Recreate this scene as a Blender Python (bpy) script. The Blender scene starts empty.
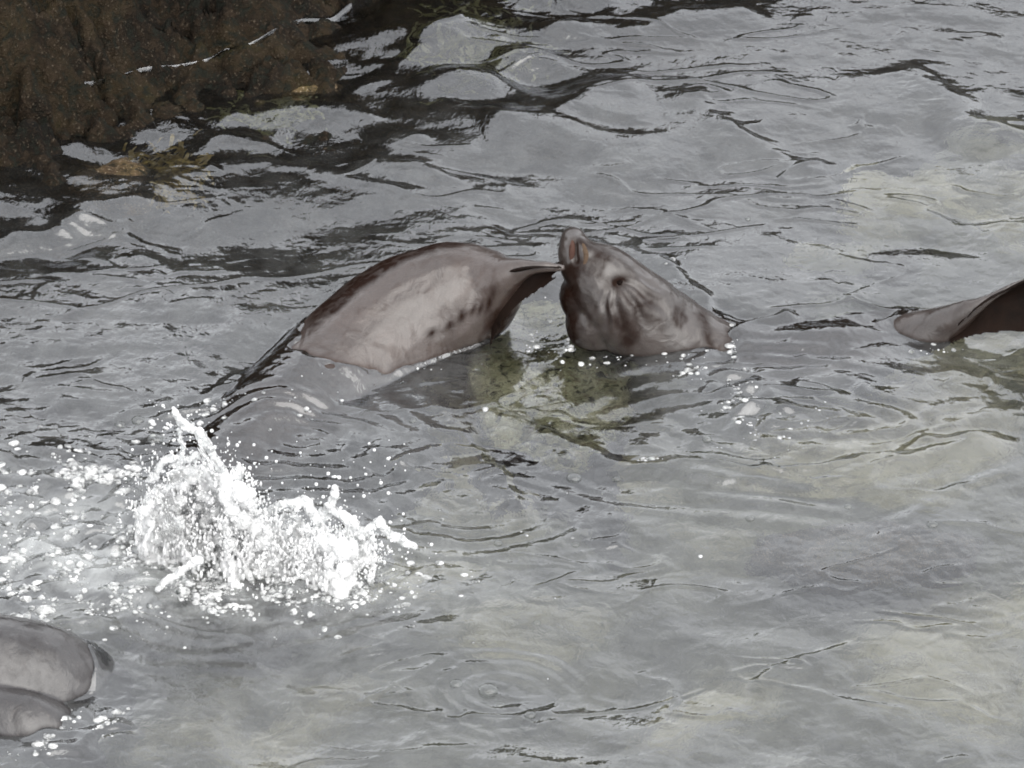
import bpy, bmesh, math, random
import numpy as np
from mathutils import Vector, Matrix

SC = bpy.context.scene
COL = SC.collection
random.seed(7)
RNG = np.random.RandomState(11)

# ------------------------------------------------------------------ camera, sky, sun, exposure
DEP = math.radians(30.0)
DIST = 15.0
HALF = 0.1                     # tangent of half the horizontal field of view
CAM = np.array([0.0, -DIST * math.cos(DEP), DIST * math.sin(DEP)])
FWD = np.array([0.0, math.cos(DEP), -math.sin(DEP)])
UPV = np.array([0.0, math.sin(DEP), math.cos(DEP)])
RGT = np.array([1.0, 0.0, 0.0])

cd = bpy.data.cameras.new("camera")
cam = bpy.data.objects.new("camera", cd)
COL.objects.link(cam)
cam.location = CAM
cam.rotation_euler = (math.pi / 2 - DEP, 0, 0)
cd.sensor_width = 36.0
cd.lens = 18.0 / HALF
cd.clip_start = 0.1
cd.clip_end = 2000.0
SC.camera = cam

SUN_EL, SUN_AZ = math.radians(54.0), math.radians(152.0)   # azimuth clockwise from +Y: behind the camera, to the right
world = bpy.data.worlds.new("World")
SC.world = world
world.use_nodes = True
wn, wl = world.node_tree.nodes, world.node_tree.links
wn.clear()
wo = wn.new("ShaderNodeOutputWorld")
wb = wn.new("ShaderNodeBackground")
sky = wn.new("ShaderNodeTexSky")
sky.sky_type = 'NISHITA'
sky.sun_disc = False
sky.sun_elevation = SUN_EL
sky.sun_rotation = SUN_AZ
sky.air_density = 1.0
sky.dust_density = 4.0
hs = wn.new("ShaderNodeHueSaturation")
hs.inputs["Saturation"].default_value = 0.15
tc = wn.new("ShaderNodeTexCoord")
mp = wn.new("ShaderNodeMapping")
mp.inputs["Scale"].default_value = (1.0, 1.0, 2.2)
cn = wn.new("ShaderNodeTexNoise")
cn.inputs["Scale"].default_value = 3.2
cn.inputs["Detail"].default_value = 6.0
cn.inputs["Roughness"].default_value = 0.55
cr = wn.new("ShaderNodeMapRange")
cr.inputs["From Min"].default_value = 0.3
cr.inputs["From Max"].default_value = 0.7
cr.inputs["To Min"].default_value = 0.75
cr.inputs["To Max"].default_value = 1.25
mul = wn.new("ShaderNodeVectorMath")
mul.operation = 'MULTIPLY'
wl.new(sky.outputs[0], hs.inputs["Color"])
wl.new(tc.outputs["Generated"], mp.inputs["Vector"])
wl.new(mp.outputs[0], cn.inputs["Vector"])
wl.new(cn.outputs["Fac"], cr.inputs["Value"])
# an even cloud deck: the glow round the hidden sun is spread out by the cloud
dv1 = wn.new("ShaderNodeVectorMath"); dv1.operation = 'MULTIPLY_ADD'
dv1.inputs[1].default_value = (1 / 6.0,) * 3
dv1.inputs[2].default_value = (0.625,) * 3
dv2 = wn.new("ShaderNodeVectorMath"); dv2.operation = 'DIVIDE'
wl.new(hs.outputs[0], dv1.inputs[0])
wl.new(hs.outputs[0], dv2.inputs[0])
wl.new(dv1.outputs[0], dv2.inputs[1])
wl.new(dv2.outputs[0], mul.inputs[0])
wl.new(cr.outputs[0], mul.inputs[1])
wl.new(mul.outputs[0], wb.inputs["Color"])
wb.inputs["Strength"].default_value = 0.15
wl.new(wb.outputs[0], wo.inputs["Surface"])

sd = bpy.data.lights.new("sun", 'SUN')
sd.energy = 0.55
sd.angle = math.radians(85.0)
sd.color = (1.0, 0.96, 0.9)
sun = bpy.data.objects.new("sun", sd)
COL.objects.link(sun)
sdir = Vector((math.sin(SUN_AZ) * math.cos(SUN_EL), math.cos(SUN_AZ) * math.cos(SUN_EL), math.sin(SUN_EL)))
sun.rotation_euler = sdir.to_track_quat('Z', 'Y').to_euler()
sun.location = (6, -10, 14)

SC.view_settings.view_transform = 'Standard'
SC.view_settings.look = 'None'
SC.view_settings.gamma = 1.0
SC.view_settings.exposure = 2.35
SC.render.engine = 'CYCLES'
SC.cycles.use_denoising = True
SC.cycles.caustics_reflective = True
SC.cycles.caustics_refractive = True
SC.cycles.sample_clamp_indirect = 8.0
SC.cycles.max_bounces = 12
SC.cycles.transparent_max_bounces = 24
SC.cycles.filter_width = 1.8


# ------------------------------------------------------------------ helpers
def P(px, py, z=0.0):
    """World point at height z that lies at a picture position."""
    d = FWD + (px - 512.0) / 512.0 * HALF * RGT + (384.0 - py) / 512.0 * HALF * UPV
    t = (z - CAM[2]) / d[2]
    return CAM + d * t


def Q(px, py, yb):
    """World point on the upright plane y = yb."""
    d = FWD + (px - 512.0) / 512.0 * HALF * RGT + (384.0 - py) / 512.0 * HALF * UPV
    return CAM + d * ((yb - CAM[1]) / d[1])


def pix(X, Y, Z=0.0):
    """Picture position of world points (arrays)."""
    dx, dy, dz = X - CAM[0], Y - CAM[1], Z - CAM[2]
    f = dy * FWD[1] + dz * FWD[2]
    u = dy * UPV[1] + dz * UPV[2]
    return 512 + dx / f / HALF * 512, 384 - u / f / HALF * 512


def tag(o, label=None, cat=None, group=None, kind=None):
    if label: o['label'] = label
    if cat: o['category'] = cat
    if group: o['group'] = group
    if kind: o['kind'] = kind
    return o


def mesh_obj(name, verts, faces, mat, parent=None, smooth=True):
    me = bpy.data.meshes.new(name)
    verts = np.asarray(verts, dtype=np.float32)
    if isinstance(faces, np.ndarray):
        n, k = faces.shape
        me.vertices.add(len(verts))
        me.vertices.foreach_set("co", verts.ravel())
        me.loops.add(n * k)
        me.loops.foreach_set("vertex_index", faces.astype(np.int32).ravel())
        me.polygons.add(n)
        me.polygons.foreach_set("loop_start", np.arange(0, n * k, k, dtype=np.int32))
        me.polygons.foreach_set("loop_total", np.full(n, k, dtype=np.int32))
        me.update(calc_edges=True)
    else:
        me.from_pydata([tuple(v) for v in verts], [], faces)
        me.update()
    if smooth:
        me.polygons.foreach_set("use_smooth", np.ones(len(me.polygons), dtype=bool))
    me.materials.append(mat)
    o = bpy.data.objects.new(name, me)
    COL.objects.link(o)
    if parent: o.parent = parent
    return o


def empty(name, loc):
    o = bpy.data.objects.new(name, None)
    o.empty_display_size = 0.1
    o.location = loc
    COL.objects.link(o)
    return o


def under(o, root):
    o.parent = root
    o.matrix_parent_inverse = Matrix.Translation(-Vector(root.location))
    return o


_perm = np.random.RandomState(5).permutation(512)
_perm = np.concatenate([_perm, _perm, _perm])
_g3 = np.random.RandomState(6).normal(size=(512, 3))
_g3 /= np.linalg.norm(_g3, axis=1)[:, None]


def noise3(x, y, z):
    x, y, z = np.broadcast_arrays(np.asarray(x, float), np.asarray(y, float), np.asarray(z, float))
    xi, yi, zi = np.floor(x).astype(int), np.floor(y).astype(int), np.floor(z).astype(int)
    xf, yf, zf = x - xi, y - yi, z - zi
    u, v, w = [t * t * t * (t * (t * 6 - 15) + 10) for t in (xf, yf, zf)]
    r = 0
    for i in (0, 1):
        for j in (0, 1):
            for k in (0, 1):
                h = _perm[_perm[_perm[(xi + i) & 511] + ((yi + j) & 511)] + ((zi + k) & 511)] & 511
                g = _g3[h]
                d = g[..., 0] * (xf - i) + g[..., 1] * (yf - j) + g[..., 2] * (zf - k)
                r = r + d * (u if i else 1 - u) * (v if j else 1 - v) * (w if k else 1 - w)
    return r * 1.6


def fbm(x, y, z=0.0, octaves=4, gain=0.5):
    r, a, f = 0, 1.0, 1.0
    for _ in range(octaves):
        r = r + a * noise3(x * f, y * f, z * f + 7.3 * f)
        a *= gain
        f *= 2.03
    return r


def sstep(a, b, x):
    t = np.clip((x - a) / (b - a), 0, 1)
    return t * t * (3 - 2 * t)


def poly_dist(X, Y, pts):
    """Distance of world points to a polyline, signed side, and position 0..1 along it."""
    best = np.full(X.shape, 1e9)
    side = np.zeros(X.shape)
    along = np.zeros(X.shape)
    L = [np.hypot(pts[i + 1][0] - pts[i][0], pts[i + 1][1] - pts[i][1]) for i in range(len(pts) - 1)]
    tot, acc = sum(L), 0.0
    for i in range(len(pts) - 1):
        ax, ay = pts[i][:2]
        bx, by = pts[i + 1][:2]
        dx, dy = bx - ax, by - ay
        t = np.clip(((X - ax) * dx + (Y - ay) * dy) / (dx * dx + dy * dy), 0, 1)
        qx, qy = X - ax - t * dx, Y - ay - t * dy
        d = np.hypot(qx, qy)
        m = d < best
        best = np.where(m, d, best)
        side = np.where(m, np.sign(dx * qy - dy * qx), side)
        along = np.where(m, (acc + t * L[i]) / tot, along)
        acc += L[i]
    return best, side, along


def smooth_path(pts, n):
    """Catmull-Rom through points (any number of columns)."""
    pts = np.asarray(pts, float)
    p = np.vstack([2 * pts[0] - pts[1], pts, 2 * pts[-1] - pts[-2]])
    out = []
    m = len(pts) - 1
    for s in np.linspace(0, m - 1e-6, n):
        i = int(s)
        t = s - i
        a, b, c, d = p[i], p[i + 1], p[i + 2], p[i + 3]
        out.append(0.5 * (2 * b + (c - a) * t + (2 * a - 5 * b + 4 * c - d) * t * t + (3 * b - a - 3 * c + d) * t ** 3))
    return np.array(out)


# ------------------------------------------------------------------ node helpers
class NT:
    def __init__(self, name):
        self.m = bpy.data.materials.new(name)
        self.m.use_nodes = True
        self.t = self.m.node_tree
        self.t.nodes.clear()
        self.out = self.t.nodes.new("ShaderNodeOutputMaterial")

    def n(self, typ, ins=None, **props):
        nd = self.t.nodes.new(typ)
        for k, v in props.items():
            setattr(nd, k, v)
        for k, v in (ins or {}).items():
            self.set(nd.inputs[k], v)
        return nd

    def set(self, sock, v):
        if isinstance(v, bpy.types.NodeSocket):
            self.t.links.new(v, sock)
        else:
            sock.default_value = v

    def pos(self, scale=(1, 1, 1)):
        g = self.n("ShaderNodeNewGeometry")
        mpn = self.n("ShaderNodeMapping", {"Vector": g.outputs["Position"], "Scale": scale})
        return mpn.outputs[0]

    def noise(self, vec, scale, detail=4, rough=0.55, dist=0.0):
        return self.n("ShaderNodeTexNoise", {"Vector": vec, "Scale": scale, "Detail": detail, "Roughness": rough, "Distortion": dist}).outputs["Fac"]

    def ramp(self, fac, stops):
        r = self.n("ShaderNodeValToRGB", {"Fac": fac})
        el = r.color_ramp.elements
        while len(el) < len(stops):
            el.new(0.5)
        for e, (p, c) in zip(el, stops):
            e.position = p
            e.color = c if len(c) == 4 else (*c, 1)
        return r.outputs["Color"]

    def rng(self, v, a, b, c=0.0, d=1.0):
        return self.n("ShaderNodeMapRange", {"Value": v, "From Min": a, "From Max": b, "To Min": c, "To Max": d}).outputs[0]

    def math(self, op, a, b=0.0):
        nd = self.n("ShaderNodeMath", operation=op)
        self.set(nd.inputs[0], a)
        self.set(nd.inputs[1], b)
        return nd.outputs[0]

    def mixc(self, f, a, b, blend='MIX'):
        nd = self.n("ShaderNodeMix", data_type='RGBA', blend_type=blend)
        self.set(nd.inputs[0], f)
        self.set(nd.inputs[6], a)
        self.set(nd.inputs[7], b)
        return nd.outputs[2]

    def mixs(self, f, a, b):
        nd = self.n("ShaderNodeMixShader")
        self.set(nd.inputs[0], f)
        self.t.links.new(a, nd.inputs[1])
        self.t.links.new(b, nd.inputs[2])
        return nd.outputs[0]

    def bump(self, h, strength, dist=0.01, normal=None):
        nd = self.n("ShaderNodeBump", {"Height": h, "Strength": strength, "Distance": dist})
        if normal is not None: self.set(nd.inputs["Normal"], normal)
        return nd.outputs[0]

    def done(self, sh):
        self.t.links.new(sh, self.out.inputs["Surface"])
        return self.m


# ------------------------------------------------------------------ materials
def mat_water():
    t = NT("sea_water")
    p = t.pos((1, 0.75, 1))
    h1 = t.noise(p, 26, 3, 0.5, 0.6)
    h2 = t.noise(p, 75, 2, 0.5, 0.3)
    hh = t.math('ADD', h1, t.math('MULTIPLY', h2, 0.25))
    nb = t.bump(hh, WATER_BUMP, 0.01)
    fr = t.n("ShaderNodeFresnel", {"IOR": 1.95, "Normal": nb}).outputs[0]
    gl = t.n("ShaderNodeBsdfGlossy", {"Color": (0.97, 0.98, 1.0, 1), "Roughness": 0.05, "Normal": nb}).outputs[0]
    rf = t.n("ShaderNodeBsdfRefraction", {"Color": (0.87, 0.88, 0.85, 1), "Roughness": 0.02, "IOR": 1.33, "Normal": nb}).outputs[0]
    # fine air bubbles held in the churned water near the splash
    at = t.n("ShaderNodeAttribute", attribute_name="churn").outputs["Fac"]
    milk = t.n("ShaderNodeBsdfDiffuse", {"Color": (0.53, 0.55, 0.545, 1), "Normal": nb}).outputs[0]
    n3 = t.noise(t.pos(), 9, 5, 0.6, 0.8)
    mk = t.math('MULTIPLY', at, t.rng(n3, 0.38, 0.62, 0.25, 1.0))
    body = t.mixs(mk, rf, milk)
    return t.done(t.mixs(fr, body, gl))


def mat_skin(name, c1, c2, rough=0.45, coat=0.95, film=1.54, spec=0.4, dark=(0.010, 0.005, 0.0035, 1)):
    t = NT(name)
    p = t.pos()
    n1 = t.noise(p, 6, 6, 0.65, 0.6)
    n2 = t.noise(t.pos((1, 1, 0.4)), 55, 5, 0.65, 0.8)
    n3 = t.noise(p, 240, 2, 0.5)
    c = t.mixc(t.rng(n1, 0.34, 0.66), c1, c2)
    c = t.mixc(t.math('MULTIPLY', t.rng(n2, 0.54, 0.70), 0.45), c, dark)
    c = t.mixc(t.math('MULTIPLY', t.rng(n3, 0.62, 0.72), min(0.22, spec * 0.6)), c, (0.09, 0.07, 0.06, 1))
    dk = t.n("ShaderNodeAttribute", attribute_name="dark").outputs["Fac"]  # painted shade and mottling, set per vertex on the bodies
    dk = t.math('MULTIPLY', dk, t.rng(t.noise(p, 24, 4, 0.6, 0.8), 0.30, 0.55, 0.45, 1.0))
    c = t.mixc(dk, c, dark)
    hb = t.math('ADD', t.math('ADD', t.noise(p, 20, 4, 0.55, 0.4), t.math('MULTIPLY', n2, 0.35)), t.math('MULTIPLY', n3, 0.12))
    wet = t.n("ShaderNodeAttribute", attribute_name="wet").outputs["Fac"]      # the film of water exists only above the surface
    nb = t.bump(hb, 0.55, 0.006)
    nc = t.bump(t.math('ADD', t.noise(t.pos((1, 0.6, 1)), 24, 4, 0.55, 0.8), t.math('MULTIPLY', n3, 0.05)), 0.55, 0.008)
    film_ = t.math('MULTIPLY', t.math('ADD', t.math('MULTIPLY', dk, -0.97), 1.0), wet)
    film_ = t.math('MULTIPLY', film_, t.rng(t.noise(t.pos((1, 1, 0.5)), 16, 5, 0.6, 0.7), 0.36, 0.5, 0.65, 1.0))
    b = t.n("ShaderNodeBsdfPrincipled", {"Base Color": c, "Roughness": rough, "IOR": 1.4, "Specular IOR Level": t.math('MULTIPLY', film_, spec), "Normal": nb, "Coat Weight": t.math('MULTIPLY', film_, coat), "Coat Roughness": 0.22, "Coat IOR": film, "Coat Normal": nc}).outputs[0]
    return t.done(b)


def mat_rock(name, tone=1.0):
    t = NT(name)
    p = t.pos()
    n1 = t.noise(p, 3.5, 6, 0.62, 0.4)
    n2 = t.noise(p, 26, 5, 0.65, 0.6)
    n3 = t.noise(p, 110, 3, 0.6)
    s = tone
    c = t.ramp(n1, [(0.32, (.006 * s, .005 * s, .004 * s)), (0.46, (.036 * s, .024 * s, .014 * s)), (0.58, (.085 * s, .060 * s, .030 * s)), (0.68, (.060 * s, .056 * s, .014 * s))])
    c = t.mixc(t.math('MULTIPLY', t.rng(n2, 0.52, 0.66), 0.8), c, (.10 * s, .068 * s, .042 * s, 1))
    c = t.mixc(t.math('MULTIPLY', t.rng(n3, 0.60, 0.68), 0.8), c, (.32 * s, .26 * s, .19 * s, 1))
    c = t.mixc(t.math('MULTIPLY', t.rng(n2, 0.38, 0.50, 1, 0), 0.9), c, (.006, .007, .005, 1))
    hb = t.math('ADD', n2, t.math('MULTIPLY', n3, 0.4))
    nb = t.bump(hb, 0.9, 0.03)
    b = t.n("ShaderNodeBsdfPrincipled", {"Base Color": c, "Roughness": 0.7, "IOR": 1.4, "Specular IOR Level": 0.12, "Normal": nb}).outputs[0]
    return t.done(b)


def mat_seabed():
    t = NT("sandy_seabed")
    p = t.pos()
    n1 = t.noise(p, 1.6, 5, 0.55, 0.6)
    n2 = t.noise(p, 9, 5, 0.6, 0.6)
    c = t.ramp(n1, [(0.34, (.035, .037, .030)), (0.5, (.10, .10, .072)), (0.62, (.30, .285, .195))])
    c = t.mixc(t.math('MULTIPLY', t.rng(n2, 0.5, 0.68), 0.6), c, (.035, .035, .020, 1))
    nb = t.bump(n2, 0.6, 0.05)
    return t.done(t.n("ShaderNodeBsdfPrincipled", {"Base Color": c, "Roughness": 0.9, "Specular IOR Level": 0.0, "Normal": nb}).outputs[0])


def mat_froth(name, solid):
    """Aerated water: white scattering with clear wet patches."""
    t = NT(name)
    p = t.pos()
    n1 = t.noise(p, 38, 4, 0.6, 0.5)
    n2 = t.noise(p, 140, 3, 0.6)
    nb = t.bump(t.math('ADD', n1, t.math('MULTIPLY', n2, 0.5)), 0.7, 0.012)
    df = t.n("ShaderNodeBsdfDiffuse", {"Color": (0.96, 0.965, 0.97, 1), "Normal": nb}).outputs[0]
    tl = t.n("ShaderNodeBsdfTranslucent", {"Color": (0.96, 0.965, 0.97, 1), "Normal": nb}).outputs[0]
    white = t.mixs(0.5, df, tl)
    tr = t.n("ShaderNodeBsdfTransparent", {"Color": (0.93, 0.95, 0.95, 1)}).outputs[0]
    gl = t.n("ShaderNodeBsdfGlossy", {"Roughness": 0.08, "Normal": nb}).outputs[0]
    k = t.rng(n1, solid - 0.14, solid + 0.14)
    base = t.mixs(k, tr, white)
    fr = t.n("ShaderNodeFresnel", {"IOR": 1.4, "Normal": nb}).outputs[0]
    return t.done(t.mixs(fr, base, gl))


def mat_bubble():
    t = NT("bubble_film")
    fr = t.n("ShaderNodeLayerWeight", {"Blend": 0.35}).outputs["Facing"]
    tr = t.n("ShaderNodeBsdfTransparent", {"Color": (0.84, 0.85, 0.84, 1)}).outputs[0]
    gl = t.n("ShaderNodeBsdfGlossy", {"Roughness": 0.03}).outputs[0]
    return t.done(t.mixs(t.math('ADD', t.math('MULTIPLY', fr, 0.22), 0.04), tr, gl))


def mat_weed(name, c1, c2):
    t = NT(name)
    n = t.noise(t.pos(), 30, 4)
    c = t.mixc(t.rng(n, 0.35, 0.65), c1, c2)
    return t.done(t.n("ShaderNodeBsdfPrincipled", {"Base Color": c, "Roughness": 0.45}).outputs[0])


WATER_BUMP = 0.28
M_WATER = mat_water()
M_BED = mat_seabed()
M_ROCK = mat_rock("wet_rock", 0.20)
M_ROCK2 = mat_rock("submerged_rock", 0.9)
M_PALE = mat_rock("pale_algae_rock", 1.0)
for nd_ in M_PALE.node_tree.nodes:
    if nd_.type == "VALTORGB":
        for e_, c_ in zip(nd_.color_ramp.elements, ((.22, .22, .13), (.38, .38, .25), (.50, .49, .35), (.33, .335, .20))):
            e_.color = (*c_, 1)
M_SKIN = mat_skin("wet_brown_fur", (0.020, 0.0125, 0.0098, 1), (0.034, 0.0225, 0.0185, 1))
M_SKIN2 = mat_skin("wet_grey_fur", (0.014, 0.009, 0.0072, 1), (0.026, 0.018, 0.015, 1))
M_SKIN3 = mat_skin("wet_slate_fur", (0.009, 0.0075, 0.008, 1), (0.016, 0.0135, 0.014, 1))
M_FLIP = mat_skin("dark_flipper_leather", (0.004, 0.003, 0.0026, 1), (0.010, 0.006, 0.0045, 1), 0.7, 0.0, 1.4, 0.06)
M_EYE = mat_skin("dark_eye", (0.004, 0.003, 0.003, 1), (0.008, 0.005, 0.004, 1), 0.2)
M_MOUTH = mat_skin("pink_mouth", (0.034, 0.018, 0.015, 1), (0.060, 0.036, 0.029, 1), 0.5)
M_LIP = mat_skin("tan_muzzle", (0.055, 0.038, 0.027, 1), (0.085, 0.062, 0.045, 1), 0.5)
M_FROTH = mat_froth("white_splash_water", 0.20)
M_JET = mat_froth("glassy_splash_water", 0.44)
M_FOAM = mat_froth("floating_froth", 0.50)
M_BUB = mat_bubble()
M_WEED = mat_weed("ochre_seaweed", (0.10, 0.065, 0.015, 1), (0.19, 0.14, 0.035, 1))
M_WEED2 = mat_weed("olive_seaweed", (0.05, 0.05, 0.018, 1), (0.12, 0.12, 0.05, 1))


# ------------------------------------------------------------------ rocky shore (terrain) and seabed
SHORE = [P(*q)[:2] for q in ((-700, 330), (-250, 240), (0, 228), (80, 194), (150, 152), (230, 112), (330, 72), (440, 24), (560, -52), (700, -170))]
SHORE += [np.array((2.0, 6.5)), np.array((5.0, 9.0)), np.array((14.0, 12.0)), np.array((40.0, 16.0))]


def rock_height(X, Y):
    d, s, _ = poly_dist(X, Y, SHORE)
    sd_ = d * s                                    # positive on the landward side
    land = np.where(sd_ > 0, 0.32 * np.minimum(sd_, 2.5) + (0.85 * sstep(0.25, 1.0, sd_) + 0.8 * sstep(1.4, 2.8, sd_)) * (0.55 + 0.85 * sstep(-1.25, -0.7, X) * sstep(0.9, 0.2, X) + 0.4 * sstep(0.2, 0.9, X)) * sstep(3.5, 0.5, X) + 2.2 * sstep(0.5, 3, sd_) * sstep(0.5, 3.5, X), 0.26 * sd_)
    big = fbm(X * 1.5, Y * 1.5, 1.0, 3) * 0.17
    mid = np.abs(fbm(X * 5, Y * 5, 4.0, 5)) * (0.06 + 0.10 * sstep(0.05, 0.5, sd_))
    fine = fbm(X * 14, Y * 14, 9.0, 4) * 0.026 - 0.10 * np.exp(-(noise3(X * 3.1 + 0.6 * fbm(X * 6, Y * 6, 2.0, 2), Y * 2.2, 12.5) / 0.045) ** 2) * sstep(-0.1, 0.25, sd_)
    return land + big + mid + fine - 0.07, sd_


xs = np.concatenate([np.linspace(-45, -4, 30), np.linspace(-3.8, -1.75, 60), np.arange(-1.74, 0.35, 0.012), np.linspace(0.4, 3, 40), np.linspace(3.3, 45, 50)])
ys = np.concatenate([np.linspace(-12, 0.0, 24), np.arange(0.05, 3.4, 0.014), np.linspace(3.45, 9, 60), np.linspace(9.5, 60, 40)])
X, Y = np.meshgrid(xs, ys)
Z, SD = rock_height(X, Y)
keep = SD > -2.4
idx = np.arange(X.size).reshape(X.shape)
f = np.stack([idx[:-1, :-1], idx[:-1, 1:], idx[1:, 1:], idx[1:, :-1]], -1).reshape(-1, 4)
f = f[keep.ravel()[f].all(1)]
used, inv = np.unique(f, return_inverse=True)
V = np.stack([X.ravel(), Y.ravel(), Z.ravel()], 1)[used]
shore = mesh_obj("rocky_shore", V, inv.reshape(-1, 4), M_ROCK)
tag(shore, "dark brown barnacled rock shore sloping into the water at the upper left", "rock shore", kind='structure')

xs = np.concatenate([np.linspace(-60, -2.6, 16), np.linspace(-2.5, 2.5, 160), np.linspace(2.6, 60, 16)])
ys = np.concatenate([np.linspace(-40, -3, 14), np.linspace(-2.9, 4.5, 200), np.linspace(4.7, 80, 16)])
X, Y = np.meshgrid(xs, ys)
Zb = -0.55 + 0.06 * fbm(X * 1.1, Y * 1.1, 3.0, 3) + 0.015 * fbm(X * 7, Y * 7, 5.0, 3)
idx = np.arange(X.size).reshape(X.shape)
f = np.stack([idx[:-1, :-1], idx[:-1, 1:], idx[1:, 1:], idx[1:, :-1]], -1).reshape(-1, 4)
bed = mesh_obj("seabed", np.stack([X.ravel(), Y.ravel(), Zb.ravel()], 1), f, M_BED)
tag(bed, "pale sandy seabed seen dimly through the water", "seabed", kind='structure')

# ------------------------------------------------------------------ water surface
DX, DY = 0.0042, 0.0058
cx = np.arange(-1.80, 1.80, DX)
cy = np.arange(-2.25, 2.85, DY)
NX, NY = len(cx), len(cy)
X, Y = np.meshgrid(cx, cy)
PX, PY = pix(X, Y)


def spectrum(lo, hi, slope, seed, stretch=1.0, ang=0.0):
    """Band-limited noise with unit deviation; wavelengths lo..hi in metres, crests stretched along an angle."""
    r = np.random.RandomState(seed)
    ny, nx = 1200, 1200
    w = np.fft.fft2(r.normal(size=(ny, nx)))
    kx = np.fft.fftfreq(nx, DX)[None, :]
    ky = np.fft.fftfreq(ny, DY)[:, None]
    ca, sa = math.cos(ang), math.sin(ang)
    k = np.hypot((kx * ca + ky * sa) * stretch, -kx * sa + ky * ca)
    k[0, 0] = 1e-6
    amp = k ** (-slope) * sstep(1 / hi * 0.6, 1 / hi, k) * (1 - sstep(1 / lo, 1 / lo * 1.5, k))
    h = np.real(np.fft.ifft2(w * amp))[:NY, :NX]
    return h / h.std()


def blob(px, py, rx, ry, ang=0.0):
    """Smooth 0..1 patch given in picture units."""
    c, s = math.cos(math.radians(ang)), math.sin(math.radians(ang))
    a = ((PX - px) * c + (PY - py) * s) / rx
    b = (-(PX - px) * s + (PY - py) * c) / ry
    return np.exp(-(a * a + b * b))


swell = spectrum(0.7, 1.6, 1.2, 21, 1.5, math.radians(-8))
mid = spectrum(0.22, 0.7, 1.3, 22, 1.5, math.radians(-12))
chop = spectrum(0.08, 0.28, 1.2, 23, 1.4, math.radians(12))
rip = spectrum(0.03, 0.09, 1.0, 24, 1.6, math.radians(-6))

# where the surface is rough (1) or glassy (0)
rough = 0.45 + 0.75 * blob(60, 500, 190, 110) + 0.5 * blob(260, 560, 200, 90) + 0.4 * blob(760, 430, 160, 60) + 0.1 * blob(40, 310, 140, 70) - 0.22 * blob(200, 330, 190, 90)
calm = blob(330, 140, 220, 60) + blob(620, 120, 220, 90) + 0.8 * blob(700, 640, 260, 90)
calm = np.clip(calm, 0, 1)
upper = sstep(330, 60, PY) * sstep(720, 480, PX)
H = 0.0075 * swell * (1 + 0.4 * upper) + (0.0032 + 0.0060 * upper) * mid
ridge = 1 - np.sqrt(mid * mid + 0.02)
H += (0.0022 + 0.002 * upper) * ridge
H += 0.0009 * chop * (0.5 + rough) * (1 - 0.35 * calm)
H += 0.00030 * rip * (0.35 + rough * 1.3) * (1 - 0.65 * calm)
# short sharp wrinkles in scattered bands
wr = spectrum(0.10, 0.50, 1.3, 31, 3.0, math.radians(-14))
wr2 = spectrum(0.10, 0.45, 1.3, 32, 3.0, math.radians(16))
band = sstep(0.1, 1.3, spectrum(0.30, 0.9, 1.2, 33, 2.0, math.radians(-12)))
band2 = sstep(0.2, 1.3, spectrum(0.30, 0.9, 1.2, 34, 2.0, math.radians(14)))
H += 0.0050 * np.exp(-((wr + 0.12 * chop) / 0.26) ** 2) * band * (0.55 + 0.6 * rough)
H += 0.0046 * np.exp(-((wr2 + 0.12 * chop) / 0.26) ** 2) * band2 * (0.55 + 0.6 * rough)


def crease(pts, width, amp, steep=0.35, ragged=0.5, taper=0.15):
    """A wavelet line: gentle on one side, steep on the other."""
    global H
    w = [P(a, b)[:2] for a, b in pts]
    w = smooth_path(w, max(12, 6 * len(w)))
    d, s, al = poly_dist(X, Y, [tuple(q) for q in w])
    sd_ = d * s + (0.010 * chop + 0.012 * mid) * ragged
    wd = np.where(sd_ > 0, width, width * steep)
    env = sstep(0, taper, al) * sstep(1, 1 - taper, al)
    env = np.where((al <= 0) | (al >= 1), 0, env)
    H += amp * np.exp(-(sd_ / wd) ** 2) * env * (1 + 0.35 * ragged * mid * 0.5)


def ring(px, py, r0, r1, wl_, amp, ex=1.0, a0=-180, a1=180):
    global H
    c = P(px, py)
    dx, dy = (X - c[0]) / ex, Y - c[1]
    r = np.hypot(dx, dy)
    th = np.degrees(np.arctan2(dy, dx))
    env = sstep(r0 * 0.7, r0, r) * sstep(r1, r1 * 0.6, r)
    amid = (a0 + a1) / 2
    da = np.abs((th - amid + 180) % 360 - 180)
    env *= sstep((a1 - a0) / 2, (a1 - a0) / 2 * 0.6, da) if a1 - a0 < 359 else 1
    H += amp * env * np.sin(2 * np.pi * (r + 0.02 * mid) / wl_)


# wave lines of the photograph: drawn right to left the near side is gentle, left to right it is steep
crease([(430, 154), (380, 127), (310, 107), (250, 112), (205, 125)], 0.095, 0.026, 0.6, 0.9)
crease([(480, 186), (400, 173), (330, 160), (250, 142), (190, 145), (135, 160)], 0.06, 0.016, 0.6, 0.9)
crease([(460, 212), (380, 192), (300, 167), (230, 168), (180, 184)], 0.05, 0.011, 0.6, 0.9)
crease([(480, 20), (430, 50), (380, 75), (322, 92)], 0.09, 0.024, 0.6, 0.9)
crease([(412, 36), (360, 42), (318, 47)], 0.06, 0.012, 0.4, 0.4)
crease([(640, 22), (570, 28), (500, 62), (440, 84), (400, 100)], 0.12, 0.024, 0.6, 0.9)
crease([(660, 84), (600, 90), (545, 122), (470, 130)], 0.14, 0.022, 0.6, 0.9)
crease([(760, 4), (690, 20), (610, 40)], 0.14, 0.020, 0.6, 0.9)
crease([(170, 206), (120, 205), (60, 232), (-10, 240)], 0.07, 0.018, 0.5, 0.8)
crease([(100, 228), (60, 250), (-20, 262)], 0.08, -0.016, 0.6, 0.6)
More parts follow.
